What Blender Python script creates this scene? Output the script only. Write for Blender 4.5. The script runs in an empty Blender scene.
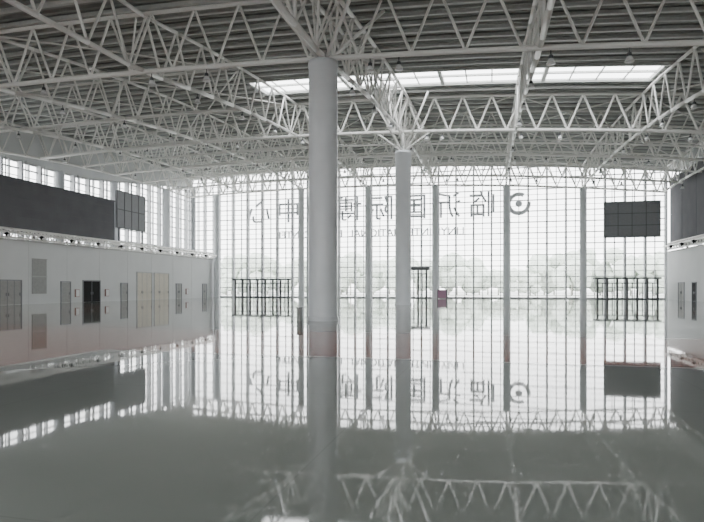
import bpy, bmesh, math, random
from mathutils import Vector, Matrix, noise
random.seed(7)
scene = bpy.context.scene
COL = scene.collection

# ------------------------------------------------------------ dimensions (m)
XL, XR = -58.3, 28.0          # side limits
YB, YG = -30.0, 102.0         # back / far glass
XW = -52.0                    # inner left building face
GX = [-9.6 + 12.25*k for k in range(-4, 4)]   # structural grid lines
GX[0] = -57.7; GX[7] = 27.1; CX = -9.65

def zb(x, y):
    "height of the bottom chord of the doubly curved roof truss"
    g = 0.40-0.00094*(x+30)**2
    if y < 32: return 15.6 - 0.05*(32-y)*(1 if y > 0 else 32/(32-y)) + g
    d = y-32
    return 15.6 + 0.17*d - 0.001558*d*d + g
DEP = 3.85
def zt(x,y): return zb(x,y)+DEP
def zdeck(x,y): return zt(x,y)+0.35

# ------------------------------------------------------------ materials
def mat(name, col, rough=0.5, metal=0.0, var=0.06, scale=3.0, spec=0.5):
    m = bpy.data.materials.new(name); m.use_nodes = True
    nt = m.node_tree; b = nt.nodes['Principled BSDF']
    b.inputs['Roughness'].default_value = rough
    b.inputs['Metallic'].default_value = metal
    b.inputs['Specular IOR Level'].default_value = spec
    n = nt.nodes.new('ShaderNodeTexNoise'); n.inputs['Scale'].default_value = scale
    tc = nt.nodes.new('ShaderNodeTexCoord')
    nt.links.new(tc.outputs['Object'], n.inputs['Vector'])
    r = nt.nodes.new('ShaderNodeValToRGB')
    r.color_ramp.elements[0].position = 0.3; r.color_ramp.elements[1].position = 0.7
    r.color_ramp.elements[0].color = [c*(1-var) for c in col]+[1]
    r.color_ramp.elements[1].color = [min(1, c*(1+var)) for c in col]+[1]
    nt.links.new(n.outputs['Fac'], r.inputs['Fac'])
    nt.links.new(r.outputs['Color'], b.inputs['Base Color'])
    return m
M_truss = mat('truss_paint', (0.84,0.83,0.80), 0.4, var=0.02)
M_deck = mat('roof_deck_metal', (0.31,0.32,0.305), 0.5, 0.0, var=0.05, scale=0.3)
M_purlin = mat('purlin_metal', (0.55,0.56,0.54), 0.5)
M_wall = mat('plaster_wall', (0.64,0.65,0.65), 0.7, var=0.03, scale=0.4)
M_dark = mat('dark_panel', (0.13,0.13,0.14), 0.8, var=0.08, scale=0.5, spec=.2)
M_dark2 = mat('screen_panel', (0.26,0.265,0.28), 0.6, var=0.05, spec=.3)
M_col = mat('column_paint', (0.66,0.68,0.70), 0.4, var=0.03, scale=1.0)
M_mull = mat('mullion_aluminium', (0.46,0.47,0.48), 0.45, 0.0)
M_frame = mat('dark_frame', (0.10,0.105,0.11), 0.5, spec=.3)
M_door = mat('door_grey', (0.34,0.34,0.33), 0.6, spec=.3)
M_beige = mat('beige_shutter', (0.62,0.58,0.50), 0.7, spec=.3)
M_black = mat('black_metal', (0.02,0.02,0.02), 0.8, spec=.15)
M_sign = mat('sign_letter_metal', (0.46,0.47,0.48), 0.5)
M_pink = mat('pink_banner', (0.45,0.25,0.36), 0.6)
M_red = mat('red_cabinet', (0.42,0.27,0.25), 0.5)
M_leaf = mat('hazed_foliage', (0.62,0.67,0.60), 0.9, var=0.06, scale=0.6)  # leaf colour paled to paint in the outdoor haze
M_bark = mat('bark', (0.5,0.48,0.44), 0.9)
M_ground = mat('forecourt_paving', (0.62,0.62,0.6), 0.9, var=0.1, scale=0.1)
M_conc = mat('ledge_concrete', (0.5,0.5,0.5), 0.8)

def glass_mat():
    m = bpy.data.materials.new('clear_glass'); m.use_nodes = True
    nt = m.node_tree; nt.nodes.clear()
    o = nt.nodes.new('ShaderNodeOutputMaterial')
    t = nt.nodes.new('ShaderNodeBsdfTransparent'); t.inputs[0].default_value = (0.96,0.97,0.97,1)
    g = nt.nodes.new('ShaderNodeBsdfGlossy'); g.inputs['Roughness'].default_value = 0.02
    mx = nt.nodes.new('ShaderNodeMixShader'); mx.inputs[0].default_value = 0.05
    nt.links.new(t.outputs[0], mx.inputs[1]); nt.links.new(g.outputs[0], mx.inputs[2])
    nt.links.new(mx.outputs[0], o.inputs[0]); return m
M_glass = glass_mat()

def lamp_mat():
    m = bpy.data.materials.new('lamp_lens'); m.use_nodes = True
    b = m.node_tree.nodes['Principled BSDF']
    b.inputs['Base Color'].default_value = (0.8,0.8,0.8,1); b.inputs['Roughness'].default_value = .2
    return m
M_lens = lamp_mat()

def floor_mat():
    m = bpy.data.materials.new('epoxy_floor'); m.use_nodes = True
    nt = m.node_tree; N = nt.nodes; L = nt.links
    b = N['Principled BSDF']
    tc = N.new('ShaderNodeTexCoord'); sx = N.new('ShaderNodeSeparateXYZ')
    L.new(tc.outputs['Object'], sx.inputs[0])
    def M(op, a, bb=None):
        n = N.new('ShaderNodeMath'); n.operation = op
        for i, v in enumerate((a, bb)):
            if v is None: continue
            if isinstance(v, (int, float)): n.inputs[i].default_value = v
            else: L.new(v, n.inputs[i])
        return n.outputs[0]
    X, Y = sx.outputs[0], sx.outputs[1]
    def box(x0, x1, y0, y1):
        a = M('MULTIPLY', M('GREATER_THAN', X, x0), M('LESS_THAN', X, x1))
        c = M('MULTIPLY', M('GREATER_THAN', Y, y0), M('LESS_THAN', Y, y1))
        return M('MULTIPLY', a, c)
    red = M('MAXIMUM', box(-60, 40, 15.5, 24), box(-60, -12.0, 11.5, 24))
    red2 = M('MAXIMUM', box(-60, 40, 46, 52), box(-36, -30, 24, 90))
    line = M('MAXIMUM', box(-12.0, -11.75, -30, 15.5), box(-11.75, 40, 15.35, 15.5))
    line = M('MAXIMUM', line, box(-60, 40, 24, 24.2))
    n1 = N.new('ShaderNodeTexNoise'); n1.inputs['Scale'].default_value = 0.12
    n1.inputs['Detail'].default_value = 5
    L.new(tc.outputs['Object'], n1.inputs['Vector'])
    r = N.new('ShaderNodeValToRGB')
    r.color_ramp.elements[0].position = .3; r.color_ramp.elements[1].position = .7
    r.color_ramp.elements[0].color = (0.32,0.345,0.32,1); r.color_ramp.elements[1].color = (0.38,0.405,0.38,1)
    L.new(n1.outputs['Fac'], r.inputs['Fac'])
    jx = M('LESS_THAN', M('FRACT', M('DIVIDE', M('ADD', X, 200.0), 6.0)), 0.004)
    jy = M('LESS_THAN', M('FRACT', M('DIVIDE', M('ADD', Y, 200.0), 6.0)), 0.004)
    j = M('MULTIPLY', M('MAXIMUM', jx, jy), 0.2)
    def mix(f, a, c):
        n = N.new('ShaderNodeMix'); n.data_type = 'RGBA'
        L.new(f, n.inputs[0]); L.new(a, n.inputs[6])
        n.inputs[7].default_value = c
        return n.outputs[2]
    c = mix(red2, r.outputs['Color'], (0.42,0.30,0.25,1))
    c = mix(red, c, (0.50,0.15,0.08,1))
    c = mix(line, c, (0.66,0.68,0.66,1))
    c = mix(j, c, (0.2,0.2,0.2,1))
    L.new(c, b.inputs['Base Color'])
    b.inputs['IOR'].default_value = 1.55
    n2 = N.new('ShaderNodeTexNoise'); n2.inputs['Scale'].default_value = 0.5; n2.inputs['Detail'].default_value = 3
    L.new(tc.outputs['Object'], n2.inputs['Vector'])
    mr = N.new('ShaderNodeMapRange'); mr.inputs['To Min'].default_value = 0.015; mr.inputs['To Max'].default_value = 0.045
    L.new(n2.outputs['Fac'], mr.inputs['Value']); L.new(mr.outputs[0], b.inputs['Roughness'])
    n3 = N.new('ShaderNodeTexNoise'); n3.inputs['Scale'].default_value = 0.9; n3.inputs['Detail'].default_value = 2
    L.new(tc.outputs['Object'], n3.inputs['Vector'])
    bp = N.new('ShaderNodeBump'); bp.inputs['Strength'].default_value = 0.18; bp.inputs['Distance'].default_value = 0.006
    L.new(n3.outputs['Fac'], bp.inputs['Height']); L.new(bp.outputs[0], b.inputs['Normal'])
    return m
M_floor = floor_mat()

# ------------------------------------------------------------ mesh builder
class B:
    def __init__(s): s.v=[]; s.f=[]; s.m=[]; s.sm=[]
    def box(s, x0,x1,y0,y1,z0,z1, mi=0):
        n=len(s.v)
        s.v += [(x0,y0,z0),(x1,y0,z0),(x1,y1,z0),(x0,y1,z0),(x0,y0,z1),(x1,y0,z1),(x1,y1,z1),(x0,y1,z1)]
        for q in ((0,3,2,1),(4,5,6,7),(0,1,5,4),(1,2,6,5),(2,3,7,6),(3,0,4,7)):
            s.f.append(tuple(n+i for i in q)); s.m.append(mi); s.sm.append(False)
    def quad(s, a,b,c,d, mi=0):
        n=len(s.v); s.v += [a,b,c,d]; s.f.append((n,n+1,n+2,n+3)); s.m.append(mi); s.sm.append(False)
    def tube(s, a, b, r, r2=None, n=6, mi=0, cap=True):
        a=Vector(a); b=Vector(b); d=b-a
        if d.length<1e-5: return
        r2 = r if r2 is None else r2
        d.normalize()
        u = d.cross(Vector((0,0,1)) if abs(d.z)<.95 else Vector((1,0,0))).normalized(); w=d.cross(u)
        k=len(s.v)
        for p,rr in ((a,r),(b,r2)):
            for i in range(n):
                t=2*math.pi*(i+.5)/n
                s.v.append(tuple(p+u*math.cos(t)*rr+w*math.sin(t)*rr))
        for i in range(n):
            j=(i+1)%n
            s.f.append((k+i,k+j,k+n+j,k+n+i)); s.m.append(mi); s.sm.append(n>4)
        if cap:
            s.f.append(tuple(k+i for i in reversed(range(n)))); s.m.append(mi); s.sm.append(False)
            s.f.append(tuple(k+n+i for i in range(n))); s.m.append(mi); s.sm.append(False)
    def lathe(s, x,y, prof, n=32, mi=0):
        k=len(s.v)
        for r,z in prof:
            for i in range(n):
                t=2*math.pi*i/n; s.v.append((x+r*math.cos(t), y+r*math.sin(t), z))
        for q in range(len(prof)-1):
            for i in range(n):
                j=(i+1)%n
                s.f.append((k+q*n+i,k+q*n+j,k+(q+1)*n+j,k+(q+1)*n+i)); s.m.append(mi); s.sm.append(True)
        q=len(prof)-1
        s.f.append(tuple(k+q*n+i for i in range(n))); s.m.append(mi); s.sm.append(False)
    def obj(s, name, mats, parent=None):
        me=bpy.data.meshes.new(name); me.from_pydata(s.v,[],s.f)
        for m in mats: me.materials.append(m)
        me.polygons.foreach_set('material_index', s.m)
        me.polygons.foreach_set('use_smooth', s.sm)
        me.update()
        o=bpy.data.objects.new(name, me); COL.objects.link(o)
        if parent: o.parent=parent
        return o

# ------------------------------------------------------------ floor and ground
b=B(); b.box(XL-0.5,XR+6,YB-0.5,YG+0.5,-0.3,0); b.obj('floor',[M_floor])
b=B(); b.box(-400,400,-300,500,-0.6,-0.31); b.obj('ground',[M_ground])

# ------------------------------------------------------------ roof deck (corrugated), skylight cut out
SKX0,SKX1,SKY0,SKY1 = -24.5,15.0,53.75,59.0
def xsplit(x0,x1,step=6.0):
    n=max(1,int(math.ceil((x1-x0)/step))); return [x0+(x1-x0)*i/n for i in range(n+1)]
b=B()
def deck_strip(x0,x1,y0,y1):
    xs=xsplit(x0,x1); y=y0
    while y<y1-1e-6:
        pts=[(0,0),(0.3,0),(0.38,0.2),(0.67,0.2),(0.75,0)]
        for (a,za),(c,zc) in zip(pts[:-1],pts[1:]):
            ya,yc=y+a,min(y+c,y1)
            for p,q in zip(xs[:-1],xs[1:]):
                b.quad((p,ya,zdeck(p,ya)+za),(p,yc,zdeck(p,yc)+zc),(q,yc,zdeck(q,yc)+zc),(q,ya,zdeck(q,ya)+za))
        y+=.75
deck_strip(XL-1,XR+6,YB-.25,SKY0); deck_strip(XL-1,SKX0,SKY0,SKY1); deck_strip(SKX1,XR+6,SKY0,SKY1)
deck_strip(XL-1,XR+6,SKY1,YG+1)
ceiling=b.obj('ceiling',[M_deck])
b=B(); y=YB+1
def curved_bar(x0,x1,y,dz,r):
    xs=xsplit(x0,x1)
    for p,q in zip(xs[:-1],xs[1:]): b.tube((p,y,zdeck(p,y)+dz),(q,y,zdeck(q,y)+dz),r,n=4,cap=False)
while y<YG:
    if SKY0-0.2<y<SKY1+0.2:
        curved_bar(XL,SKX0,y,-.18,.17); curved_bar(SKX1,XR,y,-.18,.17)
    else: curved_bar(XL,XR,y,-.18,.17)
    y+=1.9
b.obj('roof_purlins',[M_purlin])
b=B()
xs=[SKX0+(SKX1-SKX0)*i/16 for i in range(17)]
for p,q in zip(xs[:-1],xs[1:]):
    b.quad((p,SKY0,zdeck(p,SKY0)+.3),(q,SKY0,zdeck(q,SKY0)+.3),(q,SKY1,zdeck(q,SKY1)+.3),(p,SKY1,zdeck(p,SKY1)+.3),0)
    for t in (0,.5,1):
        yy=SKY0+(SKY1-SKY0)*t; b.tube((p,yy,zdeck(p,yy)+.2),(q,yy,zdeck(q,yy)+.2),.14,n=4,mi=1)
for k,x in enumerate(xs):
    b.tube((x,SKY0,zdeck(x,SKY0)+.2),(x,SKY1,zdeck(x,SKY1)+.2),.25 if k%4==0 else .08,n=4,mi=1)
b.obj('skylight_window',[M_glass,M_purlin])

# ------------------------------------------------------------ roof trusses
def cross_truss(y, x0=XL+.4, x1=XR-.3, rc=.17, rd=.085, bay=3.0625, tri=True, half=.8):
    b=B(); n=int(round((x1-x0)/bay)); bay=(x1-x0)/n
    half=half if tri else 0
    ys=[y-half,y+half] if tri else [y]
    for i in range(n):
        xa=x0+i*bay; xm=xa+bay/2; xb=xa+bay
        b.tube((xa,y,zb(xa,y)),(xb,y,zb(xb,y)),rc,cap=False)
        for q in ys:
            b.tube((xa,q,zt(xa,q)-.1),(xb,q,zt(xb,q)-.1),rc*.9,cap=False)
            b.tube((xa,q,zt(xa,q)-.1),(xm,y,zb(xm,y)),rd,cap=False); b.tube((xm,y,zb(xm,y)),(xb,q,zt(xb,q)-.1),rd,cap=False)
        if tri:
            b.tube((xa,ys[0],zt(xa,ys[0])-.1),(xa,ys[1],zt(xa,ys[1])-.1),rd,cap=False)
    return b.obj('roof_truss',[M_truss])
for y in (-13,2,17,77,92,99.5): cross_truss(y)
cross_truss(32,rd=.085,tri=False); cross_truss(62,rd=.12,rc=.2,tri=False)
for y in (69.5,84.5): cross_truss(y,rc=.13,rd=.08,tri=False)
cross_truss(47,x1=GX[3]-0.3,rc=.14,rd=.08,tri=False)
def long_truss(x, rc=.17, rd=.085, tri=True):
    b=B(); y0,y1=YB+.5,YG-.6; n=36; bay=(y1-y0)/n; half=.8 if tri else 0
    xs=[x-half,x+half] if tri else [x]
    for i in range(n):
        ya=y0+i*bay; ym=ya+bay/2; yb=ya+bay
        if i<n-1: b.tube((x,ym,zb(x,ym)),(x,ym+bay,zb(x,ym+bay)),rc)
        for q in xs:
            b.tube((q,ya,zt(q,ya)-.2),(q,yb,zt(q,yb)-.2),rc*.85)
            b.tube((q,ya,zt(q,ya)-.2),(x,ym,zb(x,ym)),rd,cap=False); b.tube((x,ym,zb(x,ym)),(q,yb,zt(q,yb)-.2),rd,cap=False)
        if tri: b.tube((xs[0],ya,zt(xs[0],ya)-.2),(xs[1],ya,zt(xs[1],ya)-.2),rd,cap=False)
    return b.obj('roof_truss',[M_truss])
for i,x in enumerate(GX): long_truss(x, tri=(i in (4,)))
b=B()
for i in range(7):
    for y in (32,47,62,77,92):
        y2=y+15 if y<92 else 99.5
        if y in (32,47) and i in (3,4,5): continue
        p,q=GX[i]+.5,GX[i+1]-.5; m=(p+q)/2; ym=(y+y2)/2
        for (xa,ya),(xb,yb) in (((p,y),(m,ym)),((m,ym),(q,y2)),((q,y),(m,ym)),((m,ym),(p,y2))):
            b.tube((xa,ya,zt(xa,ya)-.3),(xb,yb,zt(xb,yb)-.3),.07,cap=False)
b.obj('roof_bracing',[M_truss])

# ------------------------------------------------------------ columns
def column(x,y,r,ztop,struts=False,sp=3.1):
    b=B()
    prof=[(r+.07,0),(r+.07,.18),(r+.01,.22),(r,.25),(r,ztop-.35),(r+.04,ztop-.33),(r+.04,ztop),(r*.7,ztop+.02)]
    b.lathe(x,y,prof,n=40 if r>.7 else 20)
    if struts:
        b.lathe(x,y,[(.4,ztop),(.3,ztop+.4)],n=16,mi=1)
        for dx,dy in ((-1,-1),(1,-1),(1,1),(-1,1)):
            ex,ey=x+dx*sp,y+dy*sp
            b.tube((x+dx*.2,y+dy*.2,ztop+.1),(ex,ey,zt(ex,ey)-.25),.11,mi=1)
        if zb(x,y)-ztop>1:
            b.tube((x,y,ztop),(x,y,zb(x,y)),.16,mi=1)
            for dx,dy in ((-1,0),(1,0),(0,-1),(0,1)):
                ex,ey=x+dx*3.06,y+dy*3.06
                b.tube((x+dx*.2,y+dy*.2,ztop+.1),(ex,ey,zb(ex,ey)),.11,mi=1)
    return b.obj('column',[M_col,M_truss])
column(CX,32,.86,15.35,True)
column(CX+.25,62.0,.88,17.1,True)
column(CX,2,.86,13.8,True)
for x in (-51.2,-34,-21.3,-9.3,2.7,14.9): column(x,98.6,.55,zb(x,98.6)-.25)
EAVE=18.0
def eave(a): return min(EAVE+max(0,a-71.2)*.13, zdeck(XL,a)-.1)
for y in (20,34,49,64.6,76,90.5): column(-57.0,y,.6,min(eave(y)-.3,zb(-57,y)-.3))
b=B(); b.box(-11.0,-10.8,31.1,31.5,0,.75,0); b.box(-11.04,-10.76,31.06,31.54,.75,.8,1)
b.box(-11.01,-11.0,31.15,31.45,.12,.7,1)
b.obj('power_pedestal',[M_door,M_frame])

# ------------------------------------------------------------ glazed walls
def glaze(name, axis, c, a0, a1, z0, ztopf, major=3.0625, fin=.7, inward=-1):
    def P(a,d,z): return (a,c+d,z) if axis=='y' else (c+d,a,z)
    def bx(a,b_,d0,d1,z,z2,mi):
        if axis=='y': b.box(a,b_,c+min(d0,d1),c+max(d0,d1),z,z2,mi)
        else: b.box(c+min(d0,d1),c+max(d0,d1),a,b_,z,z2,mi)
    b=B()
    n=max(1,int(round((a1-a0)/major))); st=(a1-a0)/n
    for i in range(n):
        p=a0+i*st; q=p+st
        b.quad(P(p,0,z0),P(q,0,z0),P(q,0,ztopf(q)),P(p,0,ztopf(p)),0)
    for i in range(n+1):
        p=a0+i*st; zt_=ztopf(p)
        bx(p-.14,p+.14,0.05*-inward,fin*inward,z0,zt_,1)
        b.tube(P(p,fin*inward*1.7,z0),P(p,fin*inward*1.7,zt_),.07,n=5,mi=1)
        z=z0+1.9
        while z<zt_:
            b.tube(P(p,fin*inward,z),P(p,fin*inward*1.7,z),.035,n=4,mi=1); z+=3.8
        if i<n: 
            m=p+st/2; bx(m-.06,m+.06,.04*-inward,.25*inward,z0,ztopf(m),1)
            z=z0; k=0; top=min(ztopf(p),ztopf(p+st))
            while z<top:
                if k%2==0: bx(p,p+st,.06*-inward,.2*inward,z-.08,z+.08,1)
                else: bx(p,p+st,.04*-inward,.1*inward,z-.04,z+.04,1)
                z+=.95; k+=1
    return b.obj(name,[M_glass,M_mull])
glaze('window_1','y',YG,XL,XR,0.0,lambda a:zdeck(a,YG)-.05,inward=-1)
glaze('window_2','x',XL,YB,YG,0.0,eave,inward=1)
glaze('added_back_window','y',YB,XL,XR,0.0,lambda a:zdeck(a,YB)-.1,inward=1)  # unseen back wall, glazed to light the camera-facing sides of the trusses
glaze('added_right_window','x',XR+5.5,YB,YG,0.0,lambda a:zdeck(XR+5.5,a)-.1,inward=-1)  # glazing added behind the right building to let in more light
b=B(); b.box(XL,XR,YG-.25,YG+.1,0,.22); b.obj('baseboard_far',[M_conc])
b=B()
ys=[YB,20]+[30+4*i for i in range(18)]+[YG]
for p,q in zip(ys[:-1],ys[1:]):
    for dx in (0,-.3):
        b.quad((XL+dx,p,eave(p)),(XL+dx,q,eave(q)),(XL+dx,q,zdeck(XL,q)+.1),(XL+dx,p,zdeck(XL,p)+.1))
    b.tube((XL-.1,p,eave(p)),(XL-.1,q,eave(q)),.18,n=4,mi=1)
b.obj('wall_left_fascia',[M_wall,M_conc])

# ------------------------------------------------------------ lettering on the far glass (reads from outside)
sign=bpy.data.objects.new('building_sign_lettering',None); COL.objects.link(sign)
def letter(t, x, z, size, name):
    cu=bpy.data.curves.new(name,'FONT'); cu.body=t; cu.size=size; cu.extrude=.12
    cu.align_x='CENTER'; cu.align_y='CENTER'
    o=bpy.data.objects.new(name,cu); COL.objects.link(o)
    o.location=(x,YG+.35,z); o.rotation_euler=(math.radians(90),0,math.radians(180))
    o.data.materials.append(M_sign); o.parent=sign
for i,ch in enumerate('临沂国际博览中心'):
    letter(ch,-1.3-6.1*i,16.4,5.0,'character_%d'%(i+1))
letter('LINYI  INTERNATIONAL  EXPO  CENTER',-22.5,12.0,2.0,'subtitle')
b=B()
R1,R0=2.0,1.35; n=40
for i in range(n):
    t0=math.radians(60)+2*math.pi*i/n*.86; t1=math.radians(60)+2*math.pi*(i+1)/n*.86
    for y in (YG+.25,YG+.5):
        b.quad(*[(4.9+r*math.cos(t),y,16.6+r*math.sin(t)) for r,t in ((R0,t0),(R1,t0),(R1,t1),(R0,t1))])
for i in range(12):
    t0=2*math.pi*i/12; t1=2*math.pi*(i+1)/12
    b.quad((4.9,YG+.3,16.6),(4.9+.6*math.cos(t0),YG+.3,16.6+.6*math.sin(t0)),(4.9+.6*math.cos(t1),YG+.3,16.6+.6*math.sin(t1)),(4.9,YG+.3,16.6))
b.obj('emblem',[M_sign],parent=sign)

# ------------------------------------------------------------ left inner building
b=B()
b.box(XL+1.9,XW,YB+1,YG-1,0,7.2,0)
b.box(XL+1.9,XW+.12,YB+1,YG-1,7.2,7.4,1)
y=48
while y<YG-2:
    b.box(XW,XW+.015,y-.012,y+.012,0,7.2,1); y+=6.1
b.obj('wall_left',[M_wall,M_conc])
b=B(); b.box(XL+2.4,XW-.1,YB+1,69.6,8.6,14.2,0)
z=8.9
while z<14:
    b.box(XW-.1,XW-.06,YB+1,69.6,z-.015,z+.015,1); z+=1.1
b.box(XL+2.4,XW-.02,YB+1,69.7,14.2,14.35,1); b.box(XL+2.4,XW-.02,YB+1,69.7,8.45,8.6,1)
y=-28
while y<69:
    b.box(XW-.9,XW-.6,y-.15,y+.15,7.4,8.5,1); y+=7.6
b.obj('wall_upper_left',[M_dark,M_frame])
b=B(); b.box(XW-.6,XW-.3,70.4,77.2,10.6,16.0,0)
for yy in (70.4,72.1,73.8,75.5,77.2): b.box(XW-.3,XW-.24,yy-.05,yy+.05,10.6,16,1)
for zz in (10.6,13.3,16): b.box(XW-.3,XW-.24,70.4,77.2,zz-.05,zz+.05,1)
for yy in (71,76.6): b.box(XW-.55,XW-.35,yy-.1,yy+.1,7.4,10.6,1)
b.obj('display_screen',[M_dark2,M_frame])

def rig(name,x,y0,y1,z,inw):
    b=B(); n=int((y1-y0)/1.2); st=(y1-y0)/n
    ch=[(x,z),(x,z+.95),(x+inw*.6,z+.47)]
    for cx,cz in ch: b.tube((cx,y0,cz),(cx,y1,cz),.13)
    for i in range(n):
        a=y0+i*st; m=a+st/2; e=a+st
        b.tube((ch[1][0],a,ch[1][1]),(ch[0][0],m,ch[0][1]),.07,cap=False); b.tube((ch[0][0],m,ch[0][1]),(ch[1][0],e,ch[1][1]),.07,cap=False)
        b.tube((ch[1][0],a,ch[1][1]),(ch[2][0],m,ch[2][1]),.07,cap=False); b.tube((ch[2][0],m,ch[2][1]),(ch[0][0],e,ch[0][1]),.07,cap=False)
        if i%4==0:
            b.tube((x+inw*.5,m,z+.4),(x+inw*.95,m,z+.1),.17,.24,n=10,mi=1)
            b.tube((x+inw*.95,m,z+.1),(x+inw*.98,m,z+.08),.2,n=10,mi=2)
        if i%5==0:
            b.box(min(x,x-inw*.75),max(x,x-inw*.75),a-.05,a+.05,z-.1,z+.0,0)
    b.obj(name,[M_truss,M_black,M_lens])
rig('lighting_truss',XW+.95,20,YG-5,7.45,1)
rig('lighting_truss',XR-.95,20,YG-5,7.85,-1)

def wall_door(name,x,sgn,y0,y1,h,leaf,leaves=2):
    b=B()
    def bb(ya,yb,z0,z1,d,mi):
        b.box(min(x,x+sgn*d),max(x,x+sgn*d),ya,yb,z0,z1,mi)
    bb(y0-.12,y0,0,h+.12,.1,1); bb(y1,y1+.12,0,h+.12,.1,1); bb(y0,y1,h,h+.12,.1,1)
    w=(y1-y0)/leaves
    for i in range(leaves):
        bb(y0+i*w+.03,y0+(i+1)*w-.03,.02,h-.02,.05,0)
        if leaves>1 and i: bb(y0+i*w-.03,y0+i*w+.03,0,h,.07,1)
        hy=y0+(i+1)*w-.2 if i%2==0 else y0+i*w+.12
        bb(hy,hy+.06,1.0,1.35,.12,1)
    b.obj(name,[leaf,M_conc if leaf is M_beige else M_dark2])
wall_door('door_1',XW,1,50.2,53.0,2.7,M_door,3)
wall_door('door_2',XW,1,59.2,60.7,2.6,M_door,1)
wall_door('door_3',XW,1,63.1,66.3,2.8,M_black,2)
wall_door('door_4',XW,1,70.9,72.3,2.5,M_door,1)
wall_door('door_5',XW,1,74.7,78.4,4.2,M_beige,3)
wall_door('door_6',XW,1,79.2,83.2,4.2,M_beige,3)
wall_door('door_7',XW,1,85.6,87.2,2.5,M_door,2)
wall_door('door_8',XW,1,94.6,96,2.5,M_door,2)
b=B()
b.box(XW,XW+.06,54.6,56.8,3.3,5.3,0); b.box(XW,XW+.06,54.6,56.8,1.2,3.2,0)
b.box(XW+.06,XW+.08,54.5,56.9,5.3,5.36,1); b.box(XW+.06,XW+.08,54.5,56.9,3.22,3.28,1)
for z in [1.3+.2*i for i in range(20)]: b.box(XW+.06,XW+.09,54.65,56.75,z,z+.05,1)
b.obj('ventilation_grille',[M_door,M_door])
b=B()
for y in (61.9,67.7,89.0):
    b.box(XW,XW+.18,y-.35,y+.35,.7,1.7,0); b.box(XW+.18,XW+.2,y-.28,y+.28,.78,1.62,1)
b.obj('hydrant_cabinet',[M_red,M_lens])

# ------------------------------------------------------------ right inner building
b=B(); b.box(XR,XR+3.5,YB+1,YG-.8,0,7.6,0); b.box(XR-.1,XR+3.5,YB+1,YG-.8,7.6,7.75,1)
b.obj('wall_right',[M_wall,M_conc])
b=B(); b.box(XR+.15,XR+3.3,YB+1,99.8,8.8,19.2,0)
y=-28
while y<98:
    b.box(XR+.12,XR+.15,y-.015,y+.015,8.8,19.2,1); y+=6.1
b.box(XR+.05,XR+3.3,YB+1,99.9,8.65,8.8,1); b.box(XR+.05,XR+3.3,YB+1,99.9,19.2,19.35,1)
y=-28
while y<98:
    b.box(XR+.6,XR+.9,y-.15,y+.15,7.7,8.7,1); y+=7.6
b.obj('wall_upper_right',[M_dark,M_frame])
wall_door('door_9',XR,-1,87.5,89.0,2.6,M_black,2)
wall_door('door_10',XR,-1,92.5,95.0,2.6,M_door,2)
b=B(); b.box(17.8,26.0,97.0,97.35,9.9,15.6,0)
for i in range(5):
    x=17.8+i*2.05; b.box(x-.04,x+.04,96.93,97,9.9,15.6,1)
for z in (9.9,11.8,13.7,15.6): b.box(17.8,26.0,96.93,97,z-.04,z+.04,1)
for x in (19,22,25): b.tube((x,97.2,15.6),(x,97.2,zb(x,97)),.05,mi=1)
b.obj('hanging_screen',[M_dark2,M_frame])

# ------------------------------------------------------------ entrance vestibules at the far glass
def vestibule(x0,x1,h,n,y0=YG-2.8,beam=.28):
    b=B(); st=(x1-x0)/n
    for i in range(n+1):
        x=x0+i*st; b.box(x-.16,x+.16,y0,y0+.2,0,h,0)
    b.box(x0-.5,x1+.5,y0-.3,YG-1.4,h,h+beam,0)
    b.box(x0,x1,y0+.02,y0+.16,h-.75,h-.6,0); b.box(x0,x1,y0+.02,y0+.16,0,.12,0)
    for i in range(n):
        x=x0+i*st
        b.quad((x+.12,y0+.1,.1),(x+st-.12,y0+.1,.1),(x+st-.12,y0+.1,h),(x+.12,y0+.1,h),1)
        b.box(x+st/2-.06,x+st/2+.06,y0+.05,y0+.14,0,h-.7,0)
        b.box(x+st/2-.18,x+st/2-.12,y0-.05,y0+.02,.9,1.4,2)
    for x in (x0,x1): 
        b.box(x-.05,x+.05,y0+.2,YG-1.4,0,.12,0); b.box(x-.05,x+.05,y0+.2,YG-1.4,h-.7,h-.6,0)
    b.obj('entrance_vestibule',[M_frame,M_glass,M_lens])
vestibule(-47.6,-36.8,3.3,7)
vestibule(17.2,26.2,3.3,6)
vestibule(-13.8,-10.9,5.0,2,y0=YG-3.0,beam=.5)
b=B(); b.box(-8.6,-7.2,96,96.15,.1,1.5,0); b.box(-8.7,-8.6,95.9,96.3,0,1.6,1); b.box(-7.2,-7.1,95.9,96.3,0,1.6,1)
b.obj('banner_stand',[M_pink,M_frame])

# ------------------------------------------------------------ high-bay lamps hung under the trusses
b=B()
def hb(x,y):
    z=zb(x,y)-.14
    b.tube((x,y,z),(x,y,z-.25),.03,n=6,mi=0)
    b.lathe(x,y,[(.13,z-.47),(.12,z-.3),(.06,z-.25)],n=12,mi=0)
    b.lathe(x,y,[(.25,z-.75),(.22,z-.65),(.13,z-.47)],n=14,mi=1)
    b.lathe(x,y,[(.24,z-.75),(.1,z-.79)],n=14,mi=1)
for y in (17,32,62,77,92):
    for i in range(14):
        x=-53+6.1*i+ (1.3 if i%2 else -0.9)
        if abs(x+9.3)<1.6: x+=2.2
        hb(x,y)
for x in GX[1:7]:
    for y in (39,47,55,70,84): hb(x,y)
b.obj('pendant_lamps',[M_frame,M_lens])

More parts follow.
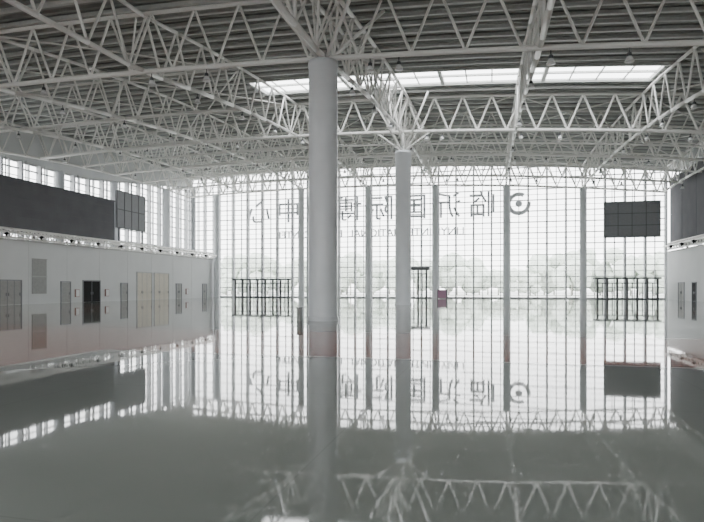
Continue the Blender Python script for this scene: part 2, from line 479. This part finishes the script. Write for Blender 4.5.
# ------------------------------------------------------------ trees outside
src=bmesh.new(); bmesh.ops.create_icosphere(src,subdivisions=2,radius=1)
SV=[v.co.copy() for v in src.verts]; SF=[[v.index for v in f.verts] for f in src.faces]; src.free()
b=B()
def tree(x,y,h):
    b.tube((x,y,-.3),(x,y,h*.5),.22,.12,n=6,mi=1)
    for k in range(7):
        a=random.random()*6.28; rr=h*random.uniform(.16,.26); off=h*.2
        c=Vector((x+math.cos(a)*off,y+math.sin(a)*off,h*random.uniform(.25,.78)))
        if k==0: b.tube((x,y,h*.35),tuple(c),.1,.05,n=5,mi=1)
        n0=len(b.v)
        for v in SV:
            d=1+.35*noise.noise(v*2.3+c)
            b.v.append(tuple(c+v*rr*d))
        for f in SF: b.f.append(tuple(n0+i for i in f)); b.m.append(0); b.sm.append(False)
x=-150
while x<120:
    tree(x,random.uniform(150,175),random.uniform(6,13)); x+=random.uniform(1.5,3.2)
y=20
while y<150:
    tree(random.uniform(-135,-120),y,random.uniform(7,11)); y+=random.uniform(4,7)
b.obj('tree_row',[M_leaf,M_bark])

# ------------------------------------------------------------ world
w=bpy.data.worlds.new('overcast_sky'); scene.world=w; w.use_nodes=True
nt=w.node_tree; bg=nt.nodes['Background']
tc=nt.nodes.new('ShaderNodeTexCoord'); sp=nt.nodes.new('ShaderNodeSeparateXYZ')
nt.links.new(tc.outputs['Generated'],sp.inputs[0])
r=nt.nodes.new('ShaderNodeValToRGB'); nt.links.new(sp.outputs[2],r.inputs[0])
r.color_ramp.elements[0].position=0; r.color_ramp.elements[0].color=(.985,.985,.98,1)
r.color_ramp.elements[1].position=.8; r.color_ramp.elements[1].color=(.96,.975,1,1)
nt.links.new(r.outputs[0],bg.inputs[0]); bg.inputs[1].default_value=8.6

# ------------------------------------------------------------ camera
cam=bpy.data.cameras.new('camera'); co=bpy.data.objects.new('camera',cam); COL.objects.link(co)
co.location=(0,0,2.0); co.rotation_euler=(math.radians(90),0,math.atan(138/560))
cam.sensor_width=36; cam.lens=36*560/704; cam.shift_y=26/704; cam.clip_end=2000
scene.camera=co
